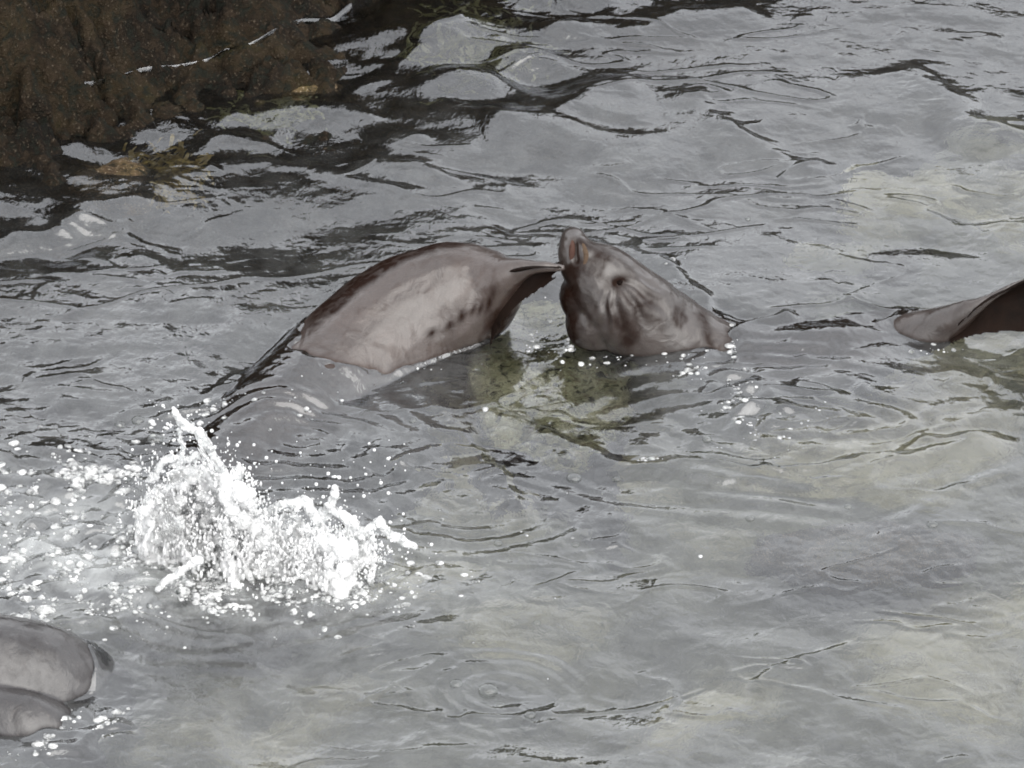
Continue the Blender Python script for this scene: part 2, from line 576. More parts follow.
crease([(835, 176), (765, 152), (716, 122), (690, 84)], 0.10, 0.018, 0.5, 1.0)
crease([(1040, 436), (930, 455), (850, 470), (740, 478), (650, 468), (585, 452), (540, 428)], 0.10, 0.026, 0.4, 0.8)
crease([(520, 520), (500, 480), (470, 440), (420, 425)], 0.06, 0.012)
crease([(735, 350), (700, 300), (640, 258), (560, 240)], 0.07, 0.014)
crease([(1030, 150), (960, 110), (900, 60)], 0.11, 0.017, 0.55, 1.2)
crease([(1030, 222), (960, 212), (880, 198)], 0.05, 0.010, 0.3, 0.8)
crease([(860, 640), (800, 660), (740, 690)], 0.05, 0.007, 0.3)
crease([(600, 450), (520, 420), (500, 400), (570, 345)], 0.08, 0.010)
crease([(800, 315), (745, 330), (720, 352)], 0.05, 0.018)
crease([(310, 320), (262, 360), (200, 405)], 0.06, 0.012)
crease([(470, 450), (440, 445), (380, 480)], 0.05, 0.010)
crease([(340, 322), (300, 352), (262, 385), (225, 440)], 0.05, 0.016, 0.4, 0.9)
ring(420, 330, 0.45, 1.0, 0.085, 0.0008, 1.2, 120, 260)
ring(470, 500, 0.10, 0.40, 0.075, 0.0020, 1.2)
ring(760, 440, 0.12, 0.60, 0.09, 0.0028, 1.6)
ring(300, 430, 0.05, 0.5, 0.09, 0.0010, 1.3)
ring(490, 690, 0.05, 0.3, 0.06, 0.0012, 1.2)
ring(250, 560, 0.35, 0.7, 0.09, 0.0018, 1.2)
# water heaped up over the swimming bodies and drawn down beside them
H -= 0.035 * blob(540, 320, 34, 30)
H += 0.03 * blob(230, 555, 110, 40)
H += 0.010 * np.abs(chop) * blob(90, 520, 150, 70) + 0.010 * np.abs(chop) * blob(740, 400, 75, 30, 45) + 0.008 * np.abs(chop) * blob(60, 735, 70, 26) - 0.02 * blob(725, 345, 14, 16)

SPINE1 = [(180, 560, -0.30, 0.06), (215, 512, -0.165, 0.15), (268, 455, -0.145, 0.195), (334, 394, -0.125, 0.22), (400, 334, -0.04, 0.22), (450, 302, 0.05, 0.18)]
SPINE2 = [(658, 334, -0.01, 0.145), (700, 360, -0.10, 0.145), (755, 386, -0.15, 0.165), (830, 380, -0.15, 0.165), (885, 358, -0.15, 0.13), (925, 338, -0.068, 0.085)]
SPINE3 = [(-60, 675, -0.06, 0.18), (-5, 686, -0.05, 0.195), (45, 694, -0.075, 0.18), (84, 712, -0.165, 0.13), (104, 750, -0.33, 0.10)]


def body_top(spine):
    rows = smooth_path(np.array([[*P(a, b, z), q] for a, b, z, q in spine]), 60)
    top = np.full(X.shape, -9.0)
    near = np.zeros(X.shape)
    rim = np.zeros(X.shape)
    for x_, y_, z_, q in rows:
        d2 = (X - x_) ** 2 + (Y - y_) ** 2
        top = np.maximum(top, np.where(d2 < q * q, z_ + np.sqrt(np.maximum(q * q - d2, 0)), -9))
        near = np.maximum(near, np.exp(-d2 / (q * q)))
        rim = np.maximum(rim, sstep(0.0, 0.6, 1 - d2 / (q * q)))
    return top, near, rim


BODY = np.zeros(X.shape)
for spine, cap in ((SPINE1, 0.004 + 0.075 * sstep(405, 285, PX - 0.35 * (PY - 390) + 16 * chop + 22 * mid)), (SPINE2, 0.010 + 0.0 * PX), (SPINE3, 0.010 + 0.015 * sstep(10, 125, PX))):
    top, near, rim = body_top(spine)
    want = np.minimum(top, (cap + 0.014 * mid + 0.010 * chop + 0.004 * wr) * rim - 0.02 * (1 - rim)) + 0.006
    soft = 0.025
    dlt = np.clip(0.5 + 0.5 * (want - H) / soft, 0, 1)
    H = H * (1 - dlt) + want * dlt + soft * dlt * (1 - dlt)
    H += dlt * (0.0012 * chop + 0.0004 * rip)
    BODY = np.maximum(BODY, near)
H = H.copy()
ring(300, 440, 0.06, 0.50, 0.075, 0.0022, 1.3)
ring(820, 390, 0.06, 0.55, 0.085, 0.0018, 1.6)

churn = 0.28 * blob(190, 565, 170, 50) + 0.24 * blob(30, 545, 110, 60) + 0.15 * blob(330, 590, 110, 36) + 0.055 * sstep(120, 380, PY + 0.25 * PX) - 0.12 * blob(548, 400, 80, 70) - 0.08 * blob(870, 590, 120, 30)
churn = np.clip(np.maximum(churn, 0) * (1 - 0.9 * sstep(0.3, 0.7, BODY)), 0, 0.8)


def water_z(x, y):
    i = int(np.clip(round((x - cx[0]) / DX), 0, NX - 1))
    j = int(np.clip(round((y - cy[0]) / DY), 0, NY - 1))
    return float(H[j, i])


def water_zs(x, y):
    i = np.clip(np.round((x - cx[0]) / DX), 0, NX - 1).astype(int)
    j = np.clip(np.round((y - cy[0]) / DY), 0, NY - 1).astype(int)
    return H[j, i]


ox = 1.8 + np.concatenate([np.linspace(0.05, 1.5, 22), np.geomspace(1.7, 400, 26)])
oy0 = 2.25 + np.concatenate([np.linspace(0.05, 1.5, 18), np.geomspace(1.7, 100, 16)])
oy1 = 2.85 + np.concatenate([np.linspace(0.05, 2.5, 30), np.geomspace(2.7, 500, 26)])
gx = np.concatenate([-ox[::-1], cx, ox])
gy = np.concatenate([-oy0[::-1], cy, oy1])
ix = np.clip(np.searchsorted(cx, gx), 0, NX - 1)
iy = np.clip(np.searchsorted(cy, gy), 0, NY - 1)
fade = np.exp(-np.maximum(np.abs(gx) - 1.8, 0) * 2)[None, :] * np.exp(-np.maximum(np.maximum(gy - 2.84, -gy - 2.25), 0) * 2)[:, None]
GZ = H[iy][:, ix] * fade
GC = churn[iy][:, ix] * fade
GX, GY = np.meshgrid(gx, gy)
idx = np.arange(GX.size).reshape(GX.shape)
f = np.stack([idx[:-1, :-1], idx[:-1, 1:], idx[1:, 1:], idx[1:, :-1]], -1).reshape(-1, 4)
water = mesh_obj("water", np.stack([GX.ravel(), GY.ravel(), GZ.ravel()], 1), f, M_WATER)
ca = water.data.attributes.new("churn", 'FLOAT', 'POINT')
ca.data.foreach_set("value", GC.ravel().astype(np.float32))
tag(water, "rippled grey sea water reflecting an overcast sky", "water", kind='structure')


# ------------------------------------------------------------------ organic bodies: swept tubes and blobs fused into one skin
def tube(path, radii, n=20, flat=None, updir=(0, 0, 1)):
    """Swept rings; flat = (side, up) scale per point."""
    path = np.asarray(path, float)
    V, F = [], []
    up0 = np.array(updir, float)
    for i, p in enumerate(path):
        a = path[max(i - 1, 0)]
        b = path[min(i + 1, len(path) - 1)]
        t = (b - a) / (np.linalg.norm(b - a) + 1e-9)
        s = np.cross(t, up0)
        s /= np.linalg.norm(s) + 1e-9
        u = np.cross(s, t)
        fs, fu = flat[i] if flat is not None else (1, 1)
        for k in range(n):
            an = 2 * math.pi * k / n
            V.append(p + radii[i] * (math.cos(an) * s * fs + math.sin(an) * u * fu))
    m = len(path)
    for i in range(m - 1):
        for k in range(n):
            F.append((i * n + k, i * n + (k + 1) % n, (i + 1) * n + (k + 1) % n, (i + 1) * n + k))
    F.append(tuple(range(n))[::-1])
    F.append(tuple((m - 1) * n + k for k in range(n)))
    return V, F


_ico = {}


def ico(sub):
    if sub not in _ico:
        bm = bmesh.new()
        bmesh.ops.create_icosphere(bm, subdivisions=sub, radius=1)
        _ico[sub] = (np.array([v.co[:] for v in bm.verts]), np.array([[v.index for v in fc.verts] for fc in bm.faces]))
        bm.free()
    return _ico[sub]


def balls(c, r, sub=2, squash=None):
    """Many spheres as one vertex and face array."""
    v, fc = ico(sub)
    c = np.asarray(c, float)
    r = np.asarray(r, float)
    sc = r[:, None, None] if squash is None else r[:, None, None] * np.asarray(squash)[:, None, :]
    V = v[None] * sc + c[:, None]
    F = fc[None] + (np.arange(len(c)) * len(v))[:, None, None]
    return V.reshape(-1, 3), F.reshape(-1, 3)


def fuse(name, pieces, voxel, smooth, mat, parent=None, disp=None, dark=None):
    V, F, off = [], [], 0
    for v, fc in pieces:
        V.extend([tuple(q) for q in v])
        F.extend([tuple(int(i) + off for i in q) for q in fc])
        off += len(v)
    me = bpy.data.meshes.new("raw")
    me.from_pydata(V, [], F)
    o = bpy.data.objects.new("raw", me)
    COL.objects.link(o)
    m = o.modifiers.new("r", 'REMESH')
    m.mode = 'VOXEL'
    m.voxel_size = voxel
    if smooth:
        s = o.modifiers.new("s", 'SMOOTH')
        s.iterations = smooth
        s.factor = 0.5
    dg = bpy.context.evaluated_depsgraph_get()
    res = bpy.data.meshes.new_from_object(o.evaluated_get(dg))
    bpy.data.objects.remove(o)
    bpy.data.meshes.remove(me)
    n = len(res.vertices)
    co = np.empty(n * 3, np.float32)
    no = np.empty(n * 3, np.float32)
    res.vertices.foreach_get("co", co)
    res.vertex_normals.foreach_get("vector", no)
    co, no = co.reshape(-1, 3).astype(float), no.reshape(-1, 3)
    if disp is not None:
        co = co + no * disp(co)[:, None]
        res.vertices.foreach_set("co", co.astype(np.float32).ravel())
    res.polygons.foreach_set("use_smooth", np.ones(len(res.polygons), dtype=bool))
    res.update()
    res.name = name
    wt = res.attributes.new("wet", 'FLOAT', 'POINT')
    wt.data.foreach_set("value", sstep(-0.008, 0.012, co[:, 2] - water_zs(co[:, 0], co[:, 1])).astype(np.float32))
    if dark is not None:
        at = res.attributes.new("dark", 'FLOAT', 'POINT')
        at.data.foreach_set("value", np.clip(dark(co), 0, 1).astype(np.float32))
    res.materials.clear()
    res.materials.append(mat)
    ob = bpy.data.objects.new(name, res)
    COL.objects.link(ob)
    if parent: under(ob, parent)
    return ob


def blade(a, tip, chord_a, chord_tip, thick, sag=0.0, n=14):
    """A flipper: flattened tube from root to tip; chord vectors give width and lie."""
    a, tip, ca_, ct = [np.array(q, float) for q in (a, tip, chord_a, chord_tip)]
    V, F = [], []
    k = 12
    for i in range(n):
        t = i / (n - 1)
        c = a + (tip - a) * t + np.array([0, 0, -sag * 4 * t * (1 - t)])
        ch = ca_ + (ct - ca_) * t
        w = np.linalg.norm(ch)
        nrm = np.cross(tip - a, ch)
        nrm /= np.linalg.norm(nrm) + 1e-9
        rnd = math.sqrt(max(1 - max(t - 0.8, 0) ** 2 * 20, 0.05))
        for j in range(k):
            an = 2 * math.pi * j / k
            V.append(c + ch * 0.5 * math.cos(an) * rnd + nrm * thick * (1 - 0.6 * t) * math.sin(an))
    for i in range(n - 1):
        for j in range(k):
            F.append((i * k + j, i * k + (j + 1) % k, (i + 1) * k + (j + 1) % k, (i + 1) * k + j))
    F.append(tuple(range(k))[::-1])
    F.append(tuple((n - 1) * k + j for j in range(k)))
    return V, F


def chain(pth, rad, n=170):
    q = smooth_path(np.column_stack([pth, rad]), n)
    return balls(q[:, :3], q[:, 3], 3)


def swim(spec, n=40, flat=None):
    """spec rows: px, py, z, radius -> path and radii."""
    rows = np.array([[*P(a, b, z), r] for a, b, z, r in spec])
    s = smooth_path(rows, n)
    return s[:, :3], np.maximum(s[:, 3], 0.004)


def skin_disp(seed, amp):
    return lambda co: amp * fbm(co[:, 0] * 9 + seed, co[:, 1] * 9, co[:, 2] * 9, 3)


# --- first sea lion: arched back, head end deep to the lower left, pointed flipper to the right
root1 = empty("sea_lion", P(400, 340, -0.3))
tag(root1, "arched brown sea lion rolling with its back out of the water behind the white splash", "sea lion", "sea lions playing in the shallows")
pth, rad = swim(SPINE1 + [(480, 291, 0.10, 0.130), (502, 278, 0.18, 0.062), (525, 269, 0.23, 0.028), (545, 267, 0.25, 0.018), (563, 268, 0.25, 0.010)], 60)
pieces = [chain(pth, rad)]
yf = P(490, 346, -0.02)[1] - 0.03
# flipper: a thin web hanging almost upright below the stretched leading edge
top_ = smooth_path([P(500, 272, 0.22), P(530, 267, 0.26), P(563, 268, 0.26)], 12)
bot_ = smooth_path([Q(489, 350, yf), Q(503, 322, yf + 0.005), Q(522, 302, yf + 0.01), Q(542, 288, yf + 0.01), Q(563, 271, yf)], 12)
V, F = [], []
for i in range(12):
    for j in range(8):
        t = j / 7
        q = top_[i] * (1 - t) + bot_[i] * t + np.array((0, 0.05 * math.sin(math.pi * t), 0))
        V += [q - (0, 0.008, 0), q + (0, 0.008, 0)]
vi = lambda i, j, k: (i * 8 + j) * 2 + k
for i in range(11):
    for j in range(7):
        F.append((vi(i, j, 0), vi(i, j + 1, 0), vi(i + 1, j + 1, 0), vi(i + 1, j, 0)))
        F.append((vi(i, j, 1), vi(i + 1, j, 1), vi(i + 1, j + 1, 1), vi(i, j + 1, 1)))
for i in range(11):
    F.append((vi(i, 0, 0), vi(i + 1, 0, 0), vi(i + 1, 0, 1), vi(i, 0, 1)))
    F.append((vi(i, 7, 0), vi(i, 7, 1), vi(i + 1, 7, 1), vi(i + 1, 7, 0)))
for j in range(7):
    F.append((vi(0, j, 0), vi(0, j, 1), vi(0, j + 1, 1), vi(0, j + 1, 0)))
    F.append((vi(11, j, 0), vi(11, j + 1, 0), vi(11, j + 1, 1), vi(11, j, 1)))
fuse("flipper", [(V, F)], 0.005, 3, M_FLIP, root1, skin_disp(4, 0.002))


def shade_marks1(co):
    """Dark reflection and missing sheen painted in: far flank, short streaks, underside by the flipper."""
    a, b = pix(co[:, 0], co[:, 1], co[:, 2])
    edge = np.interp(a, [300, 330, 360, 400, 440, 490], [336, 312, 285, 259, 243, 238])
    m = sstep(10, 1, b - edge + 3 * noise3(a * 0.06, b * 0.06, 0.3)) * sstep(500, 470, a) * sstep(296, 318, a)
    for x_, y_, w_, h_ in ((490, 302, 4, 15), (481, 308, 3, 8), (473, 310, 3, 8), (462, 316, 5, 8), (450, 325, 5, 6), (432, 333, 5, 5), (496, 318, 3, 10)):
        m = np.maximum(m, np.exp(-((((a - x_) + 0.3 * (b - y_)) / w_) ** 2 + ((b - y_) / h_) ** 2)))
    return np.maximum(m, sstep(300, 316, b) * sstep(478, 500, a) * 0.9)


fuse("body", pieces, 0.007, 4, M_SKIN, root1, skin_disp(3, 0.0025), shade_marks1)

# --- second sea lion: head raised, body awash, flipper up at the right edge
root2 = empty("sea_lion", P(760, 380, -0.35))
tag(root2, "sea lion with raised open-mouthed head facing the arched one, its body awash", "sea lion", "sea lions playing in the shallows")
pth, rad = swim([(590, 268, 0.20, 0.080), (600, 278, 0.17, 0.102), (611, 292, 0.13, 0.122), (630, 312, 0.07, 0.140)] + SPINE2[:-1] +
                [(925, 338, -0.05, 0.085), (954, 319, 0.04, 0.048), (982, 303, 0.11, 0.020), (1012, 286, 0.165, 0.009), (1050, 267, 0.22, 0.007)], 70)
pieces = [chain(pth, rad)]
# throat sagging on the near side
pieces.append(balls([P(588, 296, 0.11), P(598, 322, 0.04)], [0.088, 0.10], 3))
# blunt muzzle pointing up
pieces.append(tube(smooth_path([P(594, 290, 0.14), P(580, 260, 0.22), P(574, 244, 0.245), P(571, 230, 0.26)], 14), np.array([.070, .072, .072, .070, .067, .063, .059, .055, .050, .046, .042, .036, .027, .012]), 18))
# the flipper lifted at the right: a web hanging from its leading edge
yf = P(965, 338, 0.0)[1] - 0.02
top_ = smooth_path([P(958, 326, 0.05), P(984, 303, 0.13), P(1012, 287, 0.18), P(1050, 268, 0.23)], 10)
bot_ = smooth_path([Q(950, 346, yf), Q(980, 334, yf + 0.01), Q(1050, 330, yf + 0.01)], 10)
V, F = [], []
for i in range(10):
    for j in range(8):
        t = j / 7
        q = top_[i] * (1 - t) + bot_[i] * t + np.array((0, 0.07 * math.sin(math.pi * t), 0))
        V += [q - (0, 0.008, 0), q + (0, 0.008, 0)]
for i in range(9):
    for j in range(7):
        F.append((vi(i, j, 0), vi(i, j + 1, 0), vi(i + 1, j + 1, 0), vi(i + 1, j, 0)))
        F.append((vi(i, j, 1), vi(i + 1, j, 1), vi(i + 1, j + 1, 1), vi(i, j + 1, 1)))
for i in range(9):
    F.append((vi(i, 0, 0), vi(i + 1, 0, 0), vi(i + 1, 0, 1), vi(i, 0, 1)))
    F.append((vi(i, 7, 0), vi(i, 7, 1), vi(i + 1, 7, 1), vi(i + 1, 7, 0)))
for j in range(7):
    F.append((vi(0, j, 0), vi(0, j, 1), vi(0, j + 1, 1), vi(0, j + 1, 0)))
    F.append((vi(9, j, 0), vi(9, j + 1, 0), vi(9, j + 1, 1), vi(9, j, 1)))
fuse("flipper", [(V, F)], 0.005, 3, M_FLIP, root2, skin_disp(6, 0.002))


def head_disp(co):
    """Loose neck skin: folds fanning out below the eye."""
    base = 0.003 * fbm(co[:, 0] * 9 + 8, co[:, 1] * 9, co[:, 2] * 9, 3)
    a, b = pix(co[:, 0], co[:, 1], co[:, 2])
    an = np.arctan2(b - 270, a - 612)
    rr_ = np.hypot(a - 612, b - 270)
    m = np.exp(-((rr_ - 45) / 26) ** 2) * sstep(0.1, 0.7, an) * sstep(2.3, 1.6, an)
    sock = np.exp(-(((a - 619) / 11) ** 2 + ((b - 283) / 8) ** 2))
    mouth_ = np.exp(-((a - 575.5) / 2.6) ** 2) * sstep(234, 242, b) * sstep(268, 258, b)
    return base + 0.006 * m * np.sin(an * 17 + 4 * noise3(co[:, 0] * 12, co[:, 1] * 12, co[:, 2] * 12)) - 0.016 * sock - 0.014 * mouth_


def shade_marks2(co):
    """Shade painted into eye hollow, throat, mouth line and folds; mottled fur, dark nose tip."""
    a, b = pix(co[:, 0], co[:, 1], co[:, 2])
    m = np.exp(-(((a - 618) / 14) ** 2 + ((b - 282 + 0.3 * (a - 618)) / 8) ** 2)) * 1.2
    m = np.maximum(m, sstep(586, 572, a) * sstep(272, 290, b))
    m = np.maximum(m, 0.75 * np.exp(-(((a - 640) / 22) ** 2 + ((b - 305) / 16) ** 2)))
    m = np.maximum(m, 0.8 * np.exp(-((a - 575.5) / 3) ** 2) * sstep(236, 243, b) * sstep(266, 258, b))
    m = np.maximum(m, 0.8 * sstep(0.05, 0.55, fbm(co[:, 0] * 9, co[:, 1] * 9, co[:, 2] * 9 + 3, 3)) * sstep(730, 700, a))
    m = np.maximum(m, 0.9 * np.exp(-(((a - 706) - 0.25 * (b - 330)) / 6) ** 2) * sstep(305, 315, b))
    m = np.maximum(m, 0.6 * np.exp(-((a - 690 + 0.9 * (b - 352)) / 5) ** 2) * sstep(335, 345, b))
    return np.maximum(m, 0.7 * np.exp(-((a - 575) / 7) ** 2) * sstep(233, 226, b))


b2 = fuse("body", pieces, 0.0055, 4, M_SKIN2, root2, head_disp, shade_marks2)
bpy.context.view_layer.update()


def on_skin(ob, px, py):
    """Nearest skin point along the line of sight, with its normal, in world space."""
    d = Vector(P(px, py, 0.0) - CAM).normalized()
    inv_ = ob.matrix_world.inverted()
    ok_, loc, nor, _ = ob.ray_cast(inv_ @ Vector(CAM), (inv_.to_3x3() @ d).normalized())
    return (np.array(ob.matrix_world @ loc), np.array((ob.matrix_world.to_3x3() @ nor).normalized())) if ok_ else (P(px, py, 0.15), np.array((0, -.7, .7)))


q, nq = on_skin(b2, 619, 283)
under(mesh_obj("eye", *balls([q - nq * 0.007], [0.011], 3), M_EYE), root2)


def strip(name, pts, r, sink, mat):
    w = []
    for a_, b_ in pts:
        q_, n_ = on_skin(b2, a_, b_)
        w.append(q_ - n_ * sink)
    w = smooth_path(w, 16)
    rr = r * np.sin(np.linspace(0.25, math.pi - 0.25, 16)) ** 0.7
    under(mesh_obj(name, *tube(w, rr, 12), mat), root2)


strip("mouth", [(572, 238), (572.5, 246), (572, 254), (570, 262)], 0.010, 0.0055, M_MOUTH)
strip("lip", [(580, 238), (584, 246), (586, 254), (585, 262), (580, 268)], 0.010, 0.0065, M_LIP)

# --- third sea lion: smooth hump in the lower left corner
root3 = empty("sea_lion", P(20, 700, -0.3))
tag(root3, "smooth grey sea lion hump cut off by the lower left corner", "sea lion", "sea lions playing in the shallows")
pth, rad = swim([(-130, 660, -0.10, 0.12)] + SPINE3, 40)
pieces = [chain(pth, rad)]
pth, rad = swim([(-10, 726, -0.055, 0.12), (30, 736, -0.06, 0.115), (62, 752, -0.10, 0.10), (80, 790, -0.14, 0.07)], 24)
pieces.append(chain(pth, rad, 60))
fuse("body", pieces, 0.008, 6, M_SKIN3, root3, skin_disp(5, 0.003))


# ------------------------------------------------------------------ splash
YB = P(250, 560)[1]
splash = empty("splash", P(250, 570))
tag(splash, "white splash thrown up in front of the arched sea lion", "splash")


def froth_disp(seed, amp, fr):
    return lambda co: amp * (np.abs(noise3(co[:, 0] * fr + seed, co[:, 1] * fr, co[:, 2] * fr)) - 0.25) + amp * 0.6 * noise3(co[:, 0] * fr * 2.3, co[:, 1] * fr * 2.3, co[:, 2] * fr * 2.3)


def jet(name, pts, r0, r1, off=0.0, seed=0):
    r = np.random.RandomState(seed)
    w = np.array([Q(a, b, YB + off) for a, b in pts])
    n = max(20, 16 * len(pts))
    s = smooth_path(w, n)
    rr = np.linspace(r0, r1, n) * (0.55 + 0.9 * np.convolve(r.rand(n + 6), np.ones(7) / 7, 'valid') ** 1.0)
    s = s + np.cumsum(r.normal(scale=0.0016, size=s.shape), 0)
    return balls(s, rr, 2), balls((s + r.normal(scale=0.010, size=s.shape))[::4], rr[::4] * 0.55, 2)


outline = [(138, 508), (150, 482), (172, 466), (190, 450), (222, 456), (243, 468), (258, 505), (280, 522), (305, 526), (330, 520), (356, 530), (380, 552), (386, 585)]
r = np.random.RandomState(3)
parts_ = []
cs, rs = [], []
for _ in range(900):
    a, b = 142 + 225 * r.rand(), 0
    ot = np.interp(a, [o_[0] for o_ in outline], [o_[1] for o_ in outline])
    b = ot + 18 + (570 + 40 * noise3(a * 0.03, 1.5, 2.5) - ot - 18) * r.rand() ** 1.2
    pb = max(b + 2, 535) + max(4, 572 + 40 * noise3(a * 0.03, 1.5, 2.5) - max(b + 2, 535)) * r.rand() ** 1.4
    cs.append(Q(a, b, P(a, pb)[1]))
    rs.append(0.008 + 0.020 * r.rand() ** 1.4)
parts_.append(balls(cs, rs, 2))
DRC, DRR, DRS = [], [], []
for k in range(520):
    i = r.randint(len(outline) - 1)
    t = r.rand()
    tip = np.array([outline[i][c] + (outline[i + 1][c] - outline[i][c]) * t for c in (0, 1)]) + r.normal(size=2) * (9, 10)
    base = np.array((np.clip(0.6 * tip[0] + 0.4 * 255 + r.normal() * 30, 135, 372), 548 + 40 * r.rand() + 30 * noise3(tip[0] * 0.03, 1.5, 2.5)))
    reach = 0.35 + 0.75 * r.rand()
    o1 = r.normal() * 0.10
    m = r.randint(8, 26)
    tt = np.sort(r.rand(m)) ** 0.8
    bow = np.array((r.normal() * 12, -8 - 12 * r.rand()))
    line = base[None] + (tip - base)[None] * (tt * reach)[:, None] + np.sin(tt * math.pi)[:, None] * bow[None] + r.normal(size=(m, 2)) * 1.6
    yb_ = P(base[0], base[1])[1]
    w = np.array([Q(a, b, yb_ + o1 * t_) for (a, b), t_ in zip(line, tt)])
    DRC += list(w)
    DRR += list((0.0044 * (1 - 0.6 * tt) * (0.35 + 1.3 * r.rand(m) ** 2)))
    DRS += [(1, 1, 1 + 2.6 * r.rand() ** 2) for _ in range(m)]
    if k < 46:
        fl = base[None] + (tip - base)[None] * (np.linspace(0, 0.9 * min(reach, 1), 40))[:, None]
        wv = np.array([Q(a, b, yb_) for a, b in fl]) + np.cumsum(r.normal(scale=0.003, size=(40, 3)), 0)
        parts_.append(balls(wv, (0.011 * np.linspace(1, 0.3, 40)) * (0.4 + 1.2 * np.convolve(r.rand(46), np.ones(7) / 7, 'valid')), 1))
fuse("spray_mass", parts_, 0.0042, 5, M_FROTH, splash, froth_disp(2, 0.004, 60))
JETS = [([(232, 500), (222, 470), (205, 440), (190, 424), (177, 408)], 0.016, 0.011, 0.02),
        ([(228, 500), (234, 480), (240, 467)], 0.03, 0.010, -0.02),
        ([(178, 470), (182, 448), (180, 432)], 0.008, 0.006, 0.03),
        ([(265, 515), (280, 503), (298, 498), (306, 512), (320, 535)], 0.010, 0.016, 0.0),
        ([(318, 520), (332, 508), (340, 490)], 0.018, 0.010, 0.02),
        ([(335, 510), (352, 520), (362, 538), (384, 533), (392, 546), (410, 552), (424, 557)], 0.014, 0.010, 0.0),
        ([(362, 538), (366, 560), (364, 578), (378, 590)], 0.010, 0.008, -0.03),
        ([(150, 480), (165, 465), (185, 468), (200, 465)], 0.010, 0.010, 0.04),
        ([(200, 560), (180, 575), (158, 592)], 0.014, 0.009, -0.2)]
for i, (pts, r0, r1, off) in enumerate(JETS):
    fuse("jet", jet("jet", pts, r0, r1, off, 40 + i), 0.0032, 3, M_JET, splash, froth_disp(i, 0.003, 90))
# torn sheets of clear water between the jets
for i, (p0, p1, p2, p3) in enumerate([((150, 482), (200, 455), (215, 500), (165, 520)), ((340, 510), (378, 536), (372, 585), (335, 560)), ((286, 506), (318, 524), (315, 560), (275, 545)),
                                      ((182, 422), (222, 470), (226, 500), (205, 470)), ((372, 560), (390, 575), (378, 600), (345, 590)), ((140, 500), (175, 470), (190, 540), (150, 545)),
                                      ((240, 470), (262, 520), (255, 560), (225, 530)), ((110, 590), (190, 560), (200, 600), (150, 605))]):
    a_ = np.linspace(0, 1, 26)
    U_, W_ = np.meshgrid(a_, a_)
    bx = ((1 - U_) * (1 - W_))[..., None] * np.array(p0) + (U_ * (1 - W_))[..., None] * np.array(p1) + (U_ * W_)[..., None] * np.array(p2) + ((1 - U_) * W_)[..., None] * np.array(p3)
    dep = 0.05 * np.sin(U_ * 3.0 + i) * np.sin(W_ * 2.5 + 2 * i) + 0.03 * noise3(U_ * 3 + i, W_ * 3, 0.5)
    g = np.array([[Q(bx[j, k, 0], bx[j, k, 1], YB + 0.03 * math.sin(i * 2.1) - 0.05 + dep[j, k]) for k in range(26)] for j in range(26)])
    tear = noise3(U_ * 4 + 3 * i, W_ * 4, 1.7) + 0.5 * noise3(U_ * 9, W_ * 9 + i, 3.1) - 0.9 * (np.maximum(np.abs(U_ - 0.5), np.abs(W_ - 0.5)) * 2) ** 4 + 0.25
    keep_ = (tear[:-1, :-1] > 0) & (tear[1:, 1:] > 0)
    ids = np.arange(676).reshape(26, 26)
    q4 = np.stack([ids[:-1, :-1], ids[:-1, 1:], ids[1:, 1:], ids[1:, :-1]], -1)[keep_]
    fr_, bk_ = g.reshape(-1, 3), g.reshape(-1, 3) + np.array((0, 0.004, 0))
    fc_ = [tuple(x) for x in q4] + [tuple(int(y) + 676 for y in x[::-1]) for x in q4]
    ed_ = {}
    for x in q4:
        for y in range(4):
            e_ = (int(x[y]), int(x[(y + 1) % 4]))
            ed_[e_] = 1
    fc_ += [(e_[1], e_[0], e_[0] + 676, e_[1] + 676) for e_ in ed_ if (e_[1], e_[0]) not in ed_]
    if len(q4):
        under(mesh_obj("sheet", np.vstack([fr_, bk_]), fc_, M_JET), splash)
# droplets flung off the splash
cs, rs = [], []
for _ in range(700):
    pts = JETS[r.randint(len(JETS))][0]
    a, b = pts[r.randint(len(pts))]
    a, b = (a + r.normal() * 14, b + r.normal() * 12) if r.rand() < 0.7 else (120 + 290 * r.rand(), 440 + 160 * r.rand())
    cs.append(Q(a, b, YB + r.normal() * 0.08))
    rs.append(0.0014 + 0.0045 * r.rand() ** 3)
cs = np.array(list(cs) + DRC)
rs = np.array(list(rs) + DRR)
sq = np.array([(1, 1, 1)] * (len(cs) - len(DRC)) + DRS)
ok = cs[:, 2] > 0.004
dr = mesh_obj("droplets", *balls(cs[ok], rs[ok], 1, sq[ok]), M_FROTH)
tag(dr, kind='stuff')
under(dr, splash)

# ------------------------------------------------------------------ froth floating on the water
cs, rs, sq = [], [], []
zones = [((60, 480), (70, 14), 500), ((95, 478), (30, 10), 220), ((20, 560), (60, 40), 700), ((170, 585), (110, 22), 700), ((330, 595), (60, 18), 300), ((240, 588), (80, 14), 1100), ((180, 560), (40, 22), 500), ((60, 610), (50, 14), 160),
         ((230, 600), (60, 10), 150), ((20, 725), (14, 16), 60), ((42, 740), (14, 10), 90), ((110, 735), (8, 4), 30), ((540, 315), (14, 14), 60), ((580, 332), (10, 6), 40),
         ((770, 425), (30, 12), 90), ((740, 400), (14, 14), 70), ((730, 345), (5, 9), 60), ((690, 372), (8, 4), 40), ((650, 462), (8, 3), 20), ((430, 366), (35, 6), 26), ((300, 410), (30, 12), 30), ((640, 357), (40, 3), 40), ((575, 346), (10, 4), 30), ((940, 345), (14, 3), 16), ((60, 716), (35, 8), 90), ((20, 700), (25, 5), 40), ((215, 408), (22, 4), 50), ((165, 425), (40, 10), 50), ((675, 270), (8, 8), 8), ((270, 520), (170, 60), 60)]
